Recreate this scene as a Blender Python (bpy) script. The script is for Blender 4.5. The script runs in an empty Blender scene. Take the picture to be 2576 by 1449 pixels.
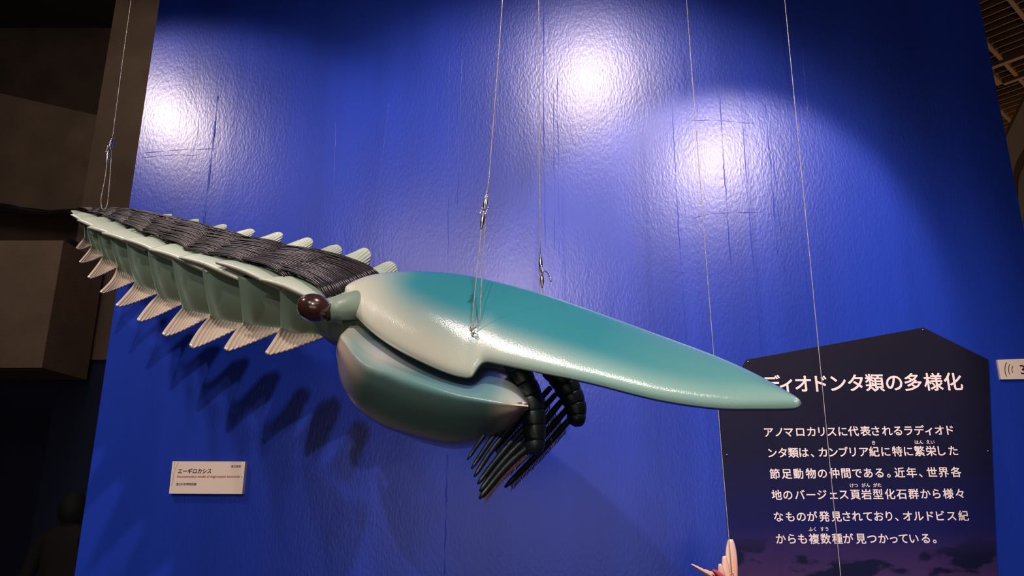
import bpy, math, random
import numpy as np
from math import sin, cos, tan, radians, pi
from mathutils import Vector
random.seed(7); rng = np.random.default_rng(7)
SC = bpy.context.scene
COL = SC.collection
# ------------------------------------------------------------------ camera
F_PX, PITCH = 1860.0, radians(15.5)
CAM = np.array([0, 0, 1.6])
cd = bpy.data.cameras.new('camera'); cam = bpy.data.objects.new('camera', cd); COL.objects.link(cam)
cd.sensor_width = 36; cd.lens = 36 * F_PX / 2576
cam.location = CAM; cam.rotation_euler = (pi / 2 + PITCH, 0, 0); cd.clip_start = 0.05
SC.camera = cam
SC.view_settings.view_transform = 'Standard'; SC.view_settings.look = 'None'
SC.view_settings.gamma = 1; SC.view_settings.use_curve_mapping = False
SC.view_settings.exposure = 0.0
# ------------------------------------------------------------------ world and lights
wd = bpy.data.worlds.new('world'); SC.world = wd; wd.use_nodes = True
wd.node_tree.nodes['Background'].inputs[0].default_value = (1.0, 0.78, 0.6, 1)
wd.node_tree.nodes['Background'].inputs[1].default_value = 0.10


def spot(name, loc, target, power, size_deg, blend=0.3, radius=0.04, color=(1, 0.86, 0.78), spec=1.0):
    l = bpy.data.lights.new(name, 'SPOT'); l.energy = power; l.spot_size = radians(size_deg); l.spot_blend = blend
    l.shadow_soft_size = radius; l.color = color; l.specular_factor = spec
    o = bpy.data.objects.new(name, l); COL.objects.link(o); o.location = loc
    o.rotation_euler = (Vector(target) - Vector(loc)).to_track_quat('-Z', 'Y').to_euler()
    return o


def area(name, loc, target, power, sx, sy, color=(1, 0.86, 0.76)):
    l = bpy.data.lights.new(name, 'AREA'); l.shape = 'RECTANGLE'; l.size = sx; l.size_y = sy; l.energy = power; l.color = color
    o = bpy.data.objects.new(name, l); COL.objects.link(o); o.location = loc
    o.rotation_euler = (Vector(target) - Vector(loc)).to_track_quat('-Z', 'Y').to_euler()
    return o


WARM = (1, 0.80, 0.74)
spot('track_spot_centre', (0.33, 0.55, 4.85), (0.2, 2.4, 2.5), 300, 66, 0.5, 0.06, WARM)
spot('track_spot_right', (1.25, 0.75, 4.0), (0.85, 2.9, 2.35), 200, 42, 0.25, 0.06, WARM)
spot('track_spot_left', (-2.6, 1.62, 4.13), (-1.6, 2.85, 2.75), 135, 64, 0.35, 0.06, WARM)
spot('added_shield_spot', (-1.74, 1.83, 4.5), (0.13, 1.69, 1.88), 75, 12, 0.9, 0.10, WARM)  # added narrow spot for the streak on the shield, kept off the wall
spot('hall_spot_near', (-0.49, -1.8, 3.63), (-0.1, 2.6, 1.9), 230, 58, 0.5, 0.04, WARM)
spot('hall_spot_second', (-1.36, -0.3, 3.58), (-0.1, 2.6, 1.8), 42, 72, 0.6, 0.05, WARM)
area('front_fill', (-0.6, -5.5, 1.3), (-0.3, 2.6, 1.7), 55, 5, 2.2, (1, .84, .78))  # added soft fill behind the camera to lighten the wall shadows
area('hall_fill', (0, -4.5, 5.4), (0, -4.5, 0), 90, 6, 5)  # added overhead fill, stands in for the hall's ambient light
area('side_fill', (-3.0, 3.7, 5.4), (-4.2, 6.0, 2.0), 13, 1.2, 1.0)  # fill put in behind the partition to brighten the concrete at left
area('louvre_fill', (6.2, 6.0, 2.6), (4.6, 6.4, 5.7), 38, .5, .5, (1, .72, .5))  # added lamp out of view, only to brighten the louvre from below

# ------------------------------------------------------------------ geometry of the view (real places from sighted directions)
WALL_D, WALL_T = 3.0, tan(radians(3.5))
U = np.array([1.0, -WALL_T, 0]); U /= np.linalg.norm(U)       # along the blue wall
NW = np.array([-WALL_T, -1.0, 0]); NW /= np.linalg.norm(NW)   # out of the blue wall, towards the visitors


def ray(px, py):
    x = (px - 1288) / F_PX; z = -(py - 724.5) / F_PX
    return np.array([x, cos(PITCH) - z * sin(PITCH), sin(PITCH) + z * cos(PITCH)])


def P(px, py, d):
    r = ray(px, py); return CAM + r * d / r[1]


def W(px, py, off=0.0):
    r = ray(px, py); s = (WALL_D - off / cos(radians(3.5))) / (r[1] + WALL_T * r[0]); return CAM + r * s


def PX(d):            # metres per pixel at depth d, roughly
    return d / F_PX


# ------------------------------------------------------------------ helpers
def tag(o, label=None, cat=None, group=None, kind=None):
    if label: o['label'] = label
    if cat: o['category'] = cat
    if group: o['group'] = group
    if kind: o['kind'] = kind
    return o


def empty(name, loc=(0, 0, 0)):
    o = bpy.data.objects.new(name, None); COL.objects.link(o); o.location = Vector([float(c) for c in loc]); o.empty_display_size = .05
    return o


def par(o, parent):
    o.parent = parent
    o.matrix_parent_inverse = WM(parent).inverted()
    return o


def WM(o):
    from mathutils import Matrix
    m = Matrix.Translation(o.location)
    return m if o.parent is None else WM(o.parent) @ o.matrix_parent_inverse @ m if False else m


def obj(name, verts, faces, mat, parent=None, smooth=True, cols=None):
    """mesh object whose origin is at its own centre; verts in world space"""
    V = np.asarray(verts, float); c = (V.min(0) + V.max(0)) / 2
    me = bpy.data.meshes.new(name)
    me.from_pydata((V - c).tolist(), [], [tuple(int(i) for i in f) for f in faces])
    me.validate(); me.update()
    if smooth: me.polygons.foreach_set('use_smooth', [True] * len(me.polygons))
    if cols is not None:
        a = me.color_attributes.new('paint', 'FLOAT_COLOR', 'POINT')
        cc = np.ones((len(V), 4)); cols = np.asarray(cols); cc[:, :cols.shape[1]] = cols
        a.data.foreach_set('color', cc.ravel())
    if mat: me.materials.append(mat)
    o = bpy.data.objects.new(name, me); COL.objects.link(o)
    if parent is not None:
        o.parent = parent; o.location = Vector(c.tolist()) - world_loc(parent)
    else:
        o.location = Vector(c.tolist())
    return o


def world_loc(o):
    l = Vector(o.location)
    while o.parent is not None:
        o = o.parent; l = l + Vector(o.location)
    return l


def grid_faces(n, m, off=0, flip=False, closed=False):
    fs = []
    for i in range(n - 1):
        for j in range(m if closed else m - 1):
            k = (j + 1) % m
            a, b, c, d = off + i * m + j, off + i * m + k, off + (i + 1) * m + k, off + (i + 1) * m + j
            fs.append((a, d, c, b) if flip else (a, b, c, d))
    return fs


def grid_normals(G):
    du = np.gradient(G, axis=1); dv = np.gradient(G, axis=0)
    N = np.cross(du, dv); l = np.linalg.norm(N, axis=2, keepdims=True); l[l < 1e-12] = 1
    return N / l


def shell(G, back, flip=False):
    """solid between the front grid G and the grid `back`"""
    n, m = G.shape[:2]
    V = np.concatenate([G.reshape(-1, 3), back.reshape(-1, 3)]); o = n * m
    F = grid_faces(n, m, 0, flip) + grid_faces(n, m, o, not flip)
    def q(a, b):
        F.append((a, b, b + o, a + o) if flip else (b, a, a + o, b + o))
    for j in range(m - 1): q(j, j + 1); q((n - 1) * m + j + 1, (n - 1) * m + j)
    for i in range(n - 1): q((i + 1) * m, i * m); q(i * m + m - 1, (i + 1) * m + m - 1)
    return V, F


def cr(pts, n, closed=False):
    """Catmull-Rom through pts, n samples evenly by chord length"""
    p = np.asarray(pts, float)
    if len(p) == 2: return p[0] + (p[1] - p[0]) * np.linspace(0, 1, n)[:, None]
    q = np.vstack([2 * p[0] - p[1], p, 2 * p[-1] - p[-2]])
    out = []
    for i in range(1, len(q) - 2):
        for t in np.linspace(0, 1, 16, endpoint=False):
            a, b, c, d = q[i - 1], q[i], q[i + 1], q[i + 2]
            out.append(.5 * (2 * b + (c - a) * t + (2 * a - 5 * b + 4 * c - d) * t * t + (3 * b - a - 3 * c + d) * t ** 3))
    out.append(p[-1]); out = np.array(out)
    L = np.r_[0, np.cumsum(np.linalg.norm(np.diff(out, axis=0), axis=1))]
    s = np.linspace(0, L[-1], n)
    return np.stack([np.interp(s, L, out[:, k]) for k in range(out.shape[1])], 1)


def tube(path, radii, seg=8, cap=True, sx=1.0, sz=1.0, up=(0, 0, 1)):
    p = np.asarray(path, float); n = len(p); r = np.broadcast_to(radii, (n,)).astype(float)
    T = np.gradient(p, axis=0); T /= np.linalg.norm(T, axis=1, keepdims=True) + 1e-12
    a = np.cross(T[0], up)
    if np.linalg.norm(a) < 1e-3: a = np.cross(T[0], (1, 0.1, 0))
    V = []
    for i in range(n):
        a = a - T[i] * (a @ T[i]); a /= np.linalg.norm(a) + 1e-12; b = np.cross(T[i], a)
        for k in range(seg):
            w = 2 * pi * k / seg
            V.append(p[i] + r[i] * (cos(w) * a * sx + sin(w) * b * sz))
    F = grid_faces(n, seg, closed=True)
    if cap:
        V.append(p[0]); V.append(p[-1]); c0, c1 = len(V) - 2, len(V) - 1
        for k in range(seg):
            F.append((c0, (k + 1) % seg, k)); F.append((c1, (n - 1) * seg + k, (n - 1) * seg + (k + 1) % seg))
    return np.array(V), F


def join(parts):
    V, F, o = [], [], 0
    for v, f in parts:
        V.append(np.asarray(v)); F += [tuple(i + o for i in q) for q in f]; o += len(v)
    return np.vstack(V), F


def ellipsoid(c, ax, nu=32, nv=20):
    """ax: three axis vectors"""
    ax = np.asarray(ax, float); V = []
    for i in range(nv + 1):
        ph = pi * i / nv
        for j in range(nu):
            th = 2 * pi * j / nu
            V.append(c + sin(ph) * cos(th) * ax[0] + sin(ph) * sin(th) * ax[1] + cos(ph) * ax[2])
    return np.array(V), grid_faces(nv + 1, nu, closed=True)


def box(c0, c1):
    (x0, y0, z0), (x1, y1, z1) = c0, c1
    V = [(x, y, z) for x in (x0, x1) for y in (y0, y1) for z in (z0, z1)]
    return np.array(V, float), [(0, 1, 3, 2), (4, 6, 7, 5), (0, 4, 5, 1), (2, 3, 7, 6), (0, 2, 6, 4), (1, 5, 7, 3)]


def prism(front, back):
    n = len(front); V = np.vstack([front, back])
    F = [tuple(range(n)), tuple(range(2 * n - 1, n - 1, -1))]
    for i in range(n): j = (i + 1) % n; F.append((i, i + n, j + n, j))
    return V, F


def extr(pts, vec):
    p = np.asarray(pts, float); return prism(p, p + np.asarray(vec))


def torus(c, a, b, R, r, n=20, m=8):
    a = np.array(a, float); b = np.array(b, float); a /= np.linalg.norm(a); b /= np.linalg.norm(b); k = np.cross(a, b)
    V = []
    for i in range(n):
        w = 2 * pi * i / n; d = cos(w) * a + sin(w) * b
        for j in range(m):
            q = 2 * pi * j / m; V.append(c + d * (R + r * cos(q)) + k * r * sin(q))
    F = []
    for i in range(n):
        for j in range(m):
            F.append((i * m + j, ((i + 1) % n) * m + j, ((i + 1) % n) * m + (j + 1) % m, i * m + (j + 1) % m))
    return np.array(V), F


# ------------------------------------------------------------------ materials
def srgb(r, g, b):
    f = lambda c: (c / 255 / 12.92) if c / 255 <= .04045 else ((c / 255 + .055) / 1.055) ** 2.4
    return (f(r), f(g), f(b))


def mat(name, color, rough=.5, metal=0.0, bump=0.0, bscale=60, var=0.0, vscale=6, coat=0.0, coat_r=.1, attr=False,
        stretch=(1, 1, 1), spec=.5, bump2=None, vstretch=None, gloss=False):
    m = bpy.data.materials.new(name); m.use_nodes = True; nt = m.node_tree; N = nt.nodes; L = nt.links
    b = N['Principled BSDF']; b.inputs['Roughness'].default_value = rough; b.inputs['Metallic'].default_value = metal
    b.inputs['Specular IOR Level'].default_value = spec
    b.inputs['Coat Weight'].default_value = coat; b.inputs['Coat Roughness'].default_value = coat_r
    tc = N.new('ShaderNodeTexCoord'); mp = N.new('ShaderNodeMapping'); mp.inputs['Scale'].default_value = stretch
    L.new(tc.outputs['Object'], mp.inputs['Vector'])
    src = None
    if attr:
        a = N.new('ShaderNodeAttribute'); a.attribute_name = 'paint'; src = a.outputs['Color']
    if var > 0:
        n = N.new('ShaderNodeTexNoise'); mv = N.new('ShaderNodeMapping'); mv.inputs['Scale'].default_value = vstretch or stretch; L.new(tc.outputs['Object'], mv.inputs[0]); n.inputs['Scale'].default_value = vscale; n.inputs['Detail'].default_value = 6
        L.new(mv.outputs[0], n.inputs['Vector'])
        mr = N.new('ShaderNodeMapRange'); mr.inputs[1].default_value = .3; mr.inputs[2].default_value = .7
        mr.inputs[3].default_value = 1 - var; mr.inputs[4].default_value = 1 + var
        L.new(n.outputs['Fac'], mr.inputs[0])
        mx = N.new('ShaderNodeMix'); mx.data_type = 'RGBA'; mx.blend_type = 'MULTIPLY'; mx.inputs[0].default_value = 1
        if src: L.new(src, mx.inputs[6])
        else: mx.inputs[6].default_value = (*color, 1)
        L.new(mr.outputs[0], mx.inputs[7]); src = mx.outputs[2]
    if gloss:
        L.new(a.outputs['Alpha'], b.inputs['Coat Weight'])
        m2 = N.new('ShaderNodeMapRange'); m2.inputs[3].default_value = .6; m2.inputs[4].default_value = rough; L.new(a.outputs['Alpha'], m2.inputs[0]); L.new(m2.outputs[0], b.inputs['Roughness'])
    if src: L.new(src, b.inputs['Base Color'])
    else: b.inputs['Base Color'].default_value = (*color, 1)
    prev = None
    for (st, sc) in ([(bump, bscale)] if bump else []) + (bump2 or []):
        n = N.new('ShaderNodeTexNoise'); n.inputs['Scale'].default_value = sc; n.inputs['Detail'].default_value = 3
        L.new(mp.outputs[0], n.inputs['Vector'])
        bp = N.new('ShaderNodeBump'); bp.inputs['Strength'].default_value = st; bp.inputs['Distance'].default_value = .01
        L.new(n.outputs['Fac'], bp.inputs['Height'])
        if prev: L.new(prev, bp.inputs['Normal'])
        prev = bp.outputs['Normal']
    if prev:
        L.new(prev, b.inputs['Normal'])
        if coat: L.new(prev, b.inputs['Coat Normal'])
    return m


M = {}
M['blue'] = mat('blue_wall_sheet', srgb(27, 58, 172), .30, bump=.08, bscale=110, var=.13, vscale=5, vstretch=(1, 1, .05), stretch=(1, 1, .45), bump2=[(.10, 7)], spec=.52)
M['navy'] = mat('dark_navy_wall', srgb(16, 26, 62), .7, var=.1)
M['concrete'] = mat('brown_concrete', srgb(112, 92, 76), .85, bump=.3, bscale=40, var=.22, vscale=3)
M['concrete_dark'] = mat('dark_concrete', srgb(80, 64, 53), .9, bump=.3, bscale=40, var=.25, vscale=3)
M['concrete_light'] = mat('pale_concrete', srgb(150, 124, 104), .85, bump=.2, bscale=60, var=.12, vscale=5)
M['carpet'] = mat('grey_carpet', (.05, .045, .05), .95, bump=.5, bscale=400)
M['ceil'] = mat('dark_ceiling', (.03, .025, .02), .9)
M['louvre'] = mat('louvre_bar_paint', srgb(120, 92, 66), .6)
M['mural'] = mat('beige_mural', srgb(222, 196, 170), .8, var=.2, vscale=1.4)
M['shield'] = mat('airbrushed_shield_lacquer', (1, 1, 1), .34, attr=True, coat=1, coat_r=.13, bump=.05, bscale=220, spec=.5)
M['valve'] = mat('airbrushed_valve_lacquer', (1, 1, 1), .34, attr=True, coat=.9, coat_r=.24, bump=.05, bscale=240)
M['body'] = mat('sage_body_paint', srgb(128, 150, 134), .42, var=.06, vscale=14, bump=.05, bscale=120)
M['skin'] = mat('airbrushed_flap_paint', (1, 1, 1), .30, attr=True, var=.05, vscale=18, bump=.03, bscale=150)
M['pearl'] = mat('pearl_fin_paint', (1, 1, 1), .30, metal=.15, attr=True, coat=1, coat_r=.16, gloss=True)
M['gill'] = mat('black_rubber_blade', srgb(34, 30, 35), .30, bump=.03, bscale=200, var=.25, vscale=30)
_nt = M['gill'].node_tree; _b = _nt.nodes['Principled BSDF']; _oi = _nt.nodes.new('ShaderNodeObjectInfo'); _mr = _nt.nodes.new('ShaderNodeMapRange')
_mr.inputs[3].default_value = .55; _mr.inputs[4].default_value = 1.5; _nt.links.new(_oi.outputs['Random'], _mr.inputs[0])
_mx = _nt.nodes.new('ShaderNodeMix'); _mx.data_type = 'RGBA'; _mx.blend_type = 'MULTIPLY'; _mx.inputs[0].default_value = 1
_nt.links.new(_b.inputs['Base Color'].links[0].from_socket, _mx.inputs[6]); _nt.links.new(_mr.outputs[0], _mx.inputs[7]); _nt.links.new(_mx.outputs[2], _b.inputs['Base Color'])
M['eye'] = mat('dark_brown_eye_gloss', srgb(58, 36, 30), .22, coat=1, coat_r=.06, var=.15, vscale=25)
M['limb'] = mat('bottle_green_limb', srgb(22, 36, 38), .4, var=.2, vscale=30, bump=.1, bscale=80)
M['comb'] = mat('brown_comb', srgb(92, 66, 66), .6)
M['steel'] = mat('steel', (.75, .72, .7), .22, metal=1)
M['cable'] = mat('twisted_wire', (.5, .47, .44), .42, metal=.7, bump=.5, bscale=500)
M['black'] = mat('black_rubber', (.012, .012, .013), .45)
M['panelside'] = mat('panel_edge', srgb(18, 18, 44), .5)
M['white_print'] = mat('white_print', srgb(248, 236, 236), .6)
M['sign'] = mat('cream_sign', srgb(246, 230, 212), .5, var=.02)
M['ink'] = mat('brown_ink', srgb(52, 30, 22), .6)
M['red_ink'] = mat('red_ink', srgb(186, 84, 70), .6)
M['crackline'] = mat('grey_crack_print', srgb(172, 158, 140), .6)
M['peach'] = mat('peach_fin', (1, 1, 1), .4, attr=True)
M['dark_cloth'] = mat('dark_clothing', (.012, .010, .009), .9)
M['dark_hair'] = mat('dark_hair', (.006, .005, .005), .8)
M['dskin'] = mat('skin', srgb(110, 80, 66), .6)


def panel_material():
    m = bpy.data.materials.new('panel_print'); m.use_nodes = True; nt = m.node_tree; N = nt.nodes; L = nt.links
    b = N['Principled BSDF']; b.inputs['Roughness'].default_value = .6; b.inputs['Specular IOR Level'].default_value = .2
    tc = N.new('ShaderNodeTexCoord'); sp = N.new('ShaderNodeSeparateXYZ'); L.new(tc.outputs['Object'], sp.inputs[0])
    n = N.new('ShaderNodeTexNoise'); n.inputs['Scale'].default_value = 3.2; n.inputs['Detail'].default_value = 7
    mp = N.new('ShaderNodeMapping'); mp.inputs['Scale'].default_value = (1, 1, 2.6); L.new(tc.outputs['Object'], mp.inputs[0]); L.new(mp.outputs[0], n.inputs['Vector'])
    base = N.new('ShaderNodeValToRGB'); e = base.color_ramp.elements
    e[0].position = .0; e[0].color = (*srgb(92, 60, 96), 1)
    e[1].position = 1; e[1].color = (*srgb(17, 16, 38), 1)
    k = base.color_ramp.elements.new(.36); k.color = (*srgb(18, 22, 88), 1)
    k = base.color_ramp.elements.new(.62); k.color = (*srgb(16, 18, 52), 1)
    mr = N.new('ShaderNodeMapRange'); mr.inputs[1].default_value = PANEL_Z[0]; mr.inputs[2].default_value = PANEL_Z[1]
    ad = N.new('ShaderNodeMath'); ad.operation = 'MULTIPLY_ADD'; ad.inputs[1].default_value = .12; L.new(n.outputs['Fac'], ad.inputs[0]); L.new(sp.outputs['Z'], ad.inputs[2])
    L.new(ad.outputs[0], mr.inputs[0]); L.new(mr.outputs[0], base.inputs[0])
    # dark rocks of the printed sea floor
    v = N.new('ShaderNodeTexNoise'); v.inputs['Scale'].default_value = 4.5; v.inputs['Detail'].default_value = 5
    mp2 = N.new('ShaderNodeMapping'); mp2.inputs['Scale'].default_value = (1, 1, 2.2); L.new(tc.outputs['Object'], mp2.inputs[0]); L.new(mp2.outputs[0], v.inputs['Vector'])
    r2 = N.new('ShaderNodeValToRGB'); r2.color_ramp.elements[0].position = .53; r2.color_ramp.elements[1].position = .57; L.new(v.outputs['Fac'], r2.inputs[0])
    zm = N.new('ShaderNodeMapRange'); zm.inputs[1].default_value = PANEL_Z[2]; zm.inputs[2].default_value = PANEL_Z[2] - .08; L.new(sp.outputs['Z'], zm.inputs[0])
    mu = N.new('ShaderNodeMath'); mu.operation = 'MULTIPLY'; L.new(r2.outputs[0], mu.inputs[0]); L.new(zm.outputs[0], mu.inputs[1])
    mx = N.new('ShaderNodeMix'); mx.data_type = 'RGBA'; L.new(mu.outputs[0], mx.inputs[0]); L.new(base.outputs[0], mx.inputs[6]); mx.inputs[7].default_value = (*srgb(14, 18, 58), 1)
    L.new(mx.outputs[2], b.inputs['Base Color'])
    return m


# ------------------------------------------------------------------ the room
def struct(name, vf, m, parent=None, smooth=False):
    o = obj(name, vf[0], vf[1], m, parent, smooth)
    if parent is None: o['kind'] = 'structure'
    return o


CEIL_Z = 5.7
struct('floor', box((-9, -9, -.1), (9, 9, 0)), M['carpet'])
struct('wall_rear', box((-9, -9, 0), (9, -8.8, CEIL_Z + .5)), M['navy'])
struct('wall_right', box((8.8, -8.8, 0), (9, 9, CEIL_Z + .5)), M['navy'])
struct('wall_left', box((-9, -8.8, 0), (-8.8, 9, CEIL_Z + .5)), M['concrete_dark'])

# blue partition wall: a box of its own thickness, cloth creases as fine ridges on it
uL = float((W(390, 80) - [0, WALL_D, 0]) @ U); uR = float((W(2490, 140) - [0, WALL_D, 0]) @ U)
O0 = np.array([0, WALL_D, 0])


def wl(u, z, off=0.0): return O0 + U * u + np.array([0, 0, z]) + NW * off


q = [wl(uL, 0), wl(uR, 0), wl(uR, 4.7), wl(uL, 4.7)]
wb = struct('wall_back', extr(q, -NW * .16), M['blue'])


def crease(pts, r=.0028, amp=.0012):
    r = r * .65
    p = [W(a, b) for a, b in pts]; n = max(12, int(12 * len(pts)))
    c = cr(p, n); c = c + U * (rng.normal(0, amp, n)[:, None]) - NW * r * .45
    rr = r * (1 + .35 * np.sin(np.linspace(0, 19, n) + pts[0][0])); rr[0] = rr[-1] = r * .1
    v, f = tube(c, rr, 6); o = obj('crease', v, f, M['blue'], wb); return o


for pts, r in [([(549, 235), (532, 400), (512, 570)], .006), ([(1166, 10), (1157, 280), (1150, 525)], .0035), ([(1130, 60), (1128, 500), (1126, 690)], .002),
               ([(1368, 0), (1368, 300), (1372, 640)], .003), ([(1392, 180), (1396, 640)], .002), ([(1402, 185), (1407, 660)], .002),
               ([(1687, 205), (1704, 520), (1727, 868)], .0025), ([(1735, 0), (1757, 290)], .0025), ([(1808, 200), (1822, 430), (1841, 700)], .003),
               ([(1863, 245), (1886, 560), (1915, 890)], .0025), ([(1924, 255), (1938, 410), (1957, 640)], .004), ([(1937, 300), (1957, 520), (1975, 690)], .003),
               ([(2010, 40), (2040, 370)], .002), ([(845, 300), (838, 560)], .002), ([(980, 250), (950, 480), (915, 640)], .002),
               ([(1126, 1135), (1122, 1300), (1118, 1449)], .0035), ([(772, 1160), (752, 1449)], .0018),
               ([(350, 386), (440, 378), (545, 374)], .002), ([(350, 398), (430, 390), (500, 392)], .002), ([(1725, 304), (1800, 303), (1900, 311)], .0018),
               ([(1740, 550), (1800, 537), (1920, 534)], .002), ([(1650, 676), (1780, 690), (1900, 672)], .0012), ([(460, 170), (500, 300), (470, 420)], .0015)]:
    crease(pts, r)

# left background: raw concrete beams and column, dark navy wall below
def slab(name, px, d, depth, m, parent=None):
    pts = [P(a, b, d) for a, b in px]
    return struct(name, extr(pts, (0, depth, 0)), m, parent)


slab('wall_recess', [(-700, -900), (420, -900), (330, 330), (-700, 110)], 6.6, .2, M['concrete_dark'])
slab('trim_beam', [(-700, 75), (420, 330), (420, 560), (-700, 440)], 6.2, .5, M['concrete'])
slab('trim_soffit', [(-700, 420), (420, 545), (420, 640), (-700, 560)], 6.45, .3, M['concrete_dark'])
# column: vertical planes
c0 = P(292, 0, 5.6)
struct('trim_column', box((c0[0], 5.6, P(200, 905, 5.6)[2]), (c0[0] + 1.7, 6.5, CEIL_Z + .4)), M['concrete'])
struct('trim_panel', box((c0[0] - .005, 5.5, P(60, 905, 5.6)[2] + .02), (c0[0] + .02, 5.62, P(160, 610, 5.6)[2])), M['black'])
d4 = 5.0
zt, zb = P(80, 605, d4)[2], P(60, 925, d4)[2]
xr = P(157, 622, d4)[0]
struct('trim_duct', box((-8.6, d4, zb), (xr, d4 + .55, zt)), M['concrete_light'])
struct('wall_navy', box((-8.8, 6.3, 0), (-2.2, 6.5, P(100, 905, 6.3)[2])), M['navy'])
struct('wall_navy_end', box((c0[0] + .02, 5.62, 0), (c0[0] + 1.7, 6.3, P(200, 905, 5.62)[2])), M['navy'])
# far right: beige mural wall, louvre ceiling
a, b_ = P(2528, 330, 6.2), P(2600, 292, 5.4)
dv = (b_ - a); dv[2] = 0; dv /= np.linalg.norm(dv)
p0 = a - dv * 1.5; p1 = a + dv * 4
mw = struct('wall_far', extr([[p0[0], p0[1], 0], [p1[0], p1[1], 0], [p1[0], p1[1], a[2] - .06], [p0[0], p0[1], a[2] - .06]], (.1, .15, 0)), M['mural'])
v, f = extr([[p0[0], p0[1] - .02, a[2] - .06], [p1[0], p1[1] - .02, a[2] - .06], [p1[0], p1[1] - .02, a[2]], [p0[0], p0[1] - .02, a[2]]], (.12, .18, 0))
obj('wall_cap', v, f, M['louvre'], mw, False)
for k, pl in enumerate([[(2600, 350), (2572, 400), (2556, 440), (2552, 500)], [(2600, 440), (2580, 480), (2572, 560)]]):
    pts = []
    for a_, b2 in cr(pl, 16):
        r = ray(a_, b2); n = np.array([dv[1], -dv[0], 0]); s = ((p0 - CAM) @ n) / (r @ n); pts.append(CAM + r * (s - .01))
    v, f = tube(np.array(pts), np.linspace(.03, .10, 16) if k == 0 else .03, 8, sx=1, sz=.12, up=(-dv[1], dv[0], 0)); obj('painted_stroke', v, f, mat('brown_stroke', srgb(128, 100, 76), .8) if k == 0 else M['mural'], mw)
cl = struct('ceiling', box((-9, -9, CEIL_Z + .5), (9, 9, CEIL_Z + .6)), M['ceil'])


def zc(px, py, z=CEIL_Z):
    r = ray(px, py); return CAM + r * ((z - 1.6) / r[2])


# directions of the two bar families as seen
a1, a2 = zc(2466, 0), zc(2556, 104); b1, b2 = zc(2473, 50), zc(2520, 32)
da = (a2 - a1)[:2]; da /= np.linalg.norm(da); db = np.array([-da[1], da[0]])
org = zc(2520, 150)[:2]


def bar(name, o2, d2, half, w, h, zoff=0):
    n2 = np.array([-d2[1], d2[0]]) * w / 2
    c = [o2 - d2 * half - n2, o2 + d2 * half - n2, o2 + d2 * half + n2, o2 - d2 * half + n2]
    v, f = extr([[p[0], p[1], CEIL_Z + zoff] for p in c], (0, 0, h)); return obj(name, v, f, M['louvre'], cl, False)


for k in range(-9, 10): bar('main_runner', org + db * k * .36, da, 3.3, .035, .10, -.01)
for k in range(-26, 27): bar('louvre_bar', org + da * k * .125, db, 3.3, .012, .08)
# square opening for a lamp in the louvre
oc = zc(2560, 165)[:2]
for s in (-1, 1):
    bar('lamp_frame', oc + db * s * .22, da, .24, .05, .14, -.04); bar('lamp_frame', oc + da * s * .22, db, .24, .05, .14, -.04)

# ------------------------------------------------------------------ information panel on the wall
PT = .012
pp = [(1878, 905), (2323, 824), (2487, 905), (2509, 1449), (2536, 2080), (1892, 2080), (1840, 1449), (1810, 1022)]
# right edge follows its own real straight line
front = [W(a, b, PT) for a, b in pp]
V = np.array(front); cz = (V[:, 2].min() + V[:, 2].max()) / 2
PANEL_Z = (W(2100, 1560)[2] - cz, W(2100, 850)[2] - cz, W(2100, 1335)[2] - cz)
M['panel'] = panel_material()
tp = empty('information_panel', W(2170, 1400, PT)); tag(tp, 'dark navy five-cornered text panel with white writing on the blue wall', 'sign')
v, f = extr(front, -NW * PT); bd = obj('board', v, f, M['panel'], tp, False)
# keep object coordinates level so the print's gradient is measured from the board's own centre
for a, b in [(1882, 910), (2322, 830), (1829, 1145), (2486, 1135)]:
    c = W(a, b, PT + .001); v, f = tube([c - NW * .002, c + NW * .002], [.0045, .003], 10); obj('screw', v, f, M['steel'], tp)


def glyph(ch, size, m_offset=0.0, extrude=.0, shear=0.0):
    cu = bpy.data.curves.new('glyph', 'FONT'); cu.body = ch; cu.size = size; cu.offset = m_offset; cu.extrude = extrude; cu.resolution_u = 3
    cu.shear = shear
    o = bpy.data.objects.new('glyph', cu); COL.objects.link(o)
    return o


GL = []


def lettering(parent, name, items, off, m, bold=.018, shear=0.0, ink_center=True, skew=0.0):
    """items: (text, px, py_baseline, em_px, align) ; placed on the wall plane at distance off"""
    GL.append((parent, name, items, off, m, bold, shear, skew))


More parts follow.
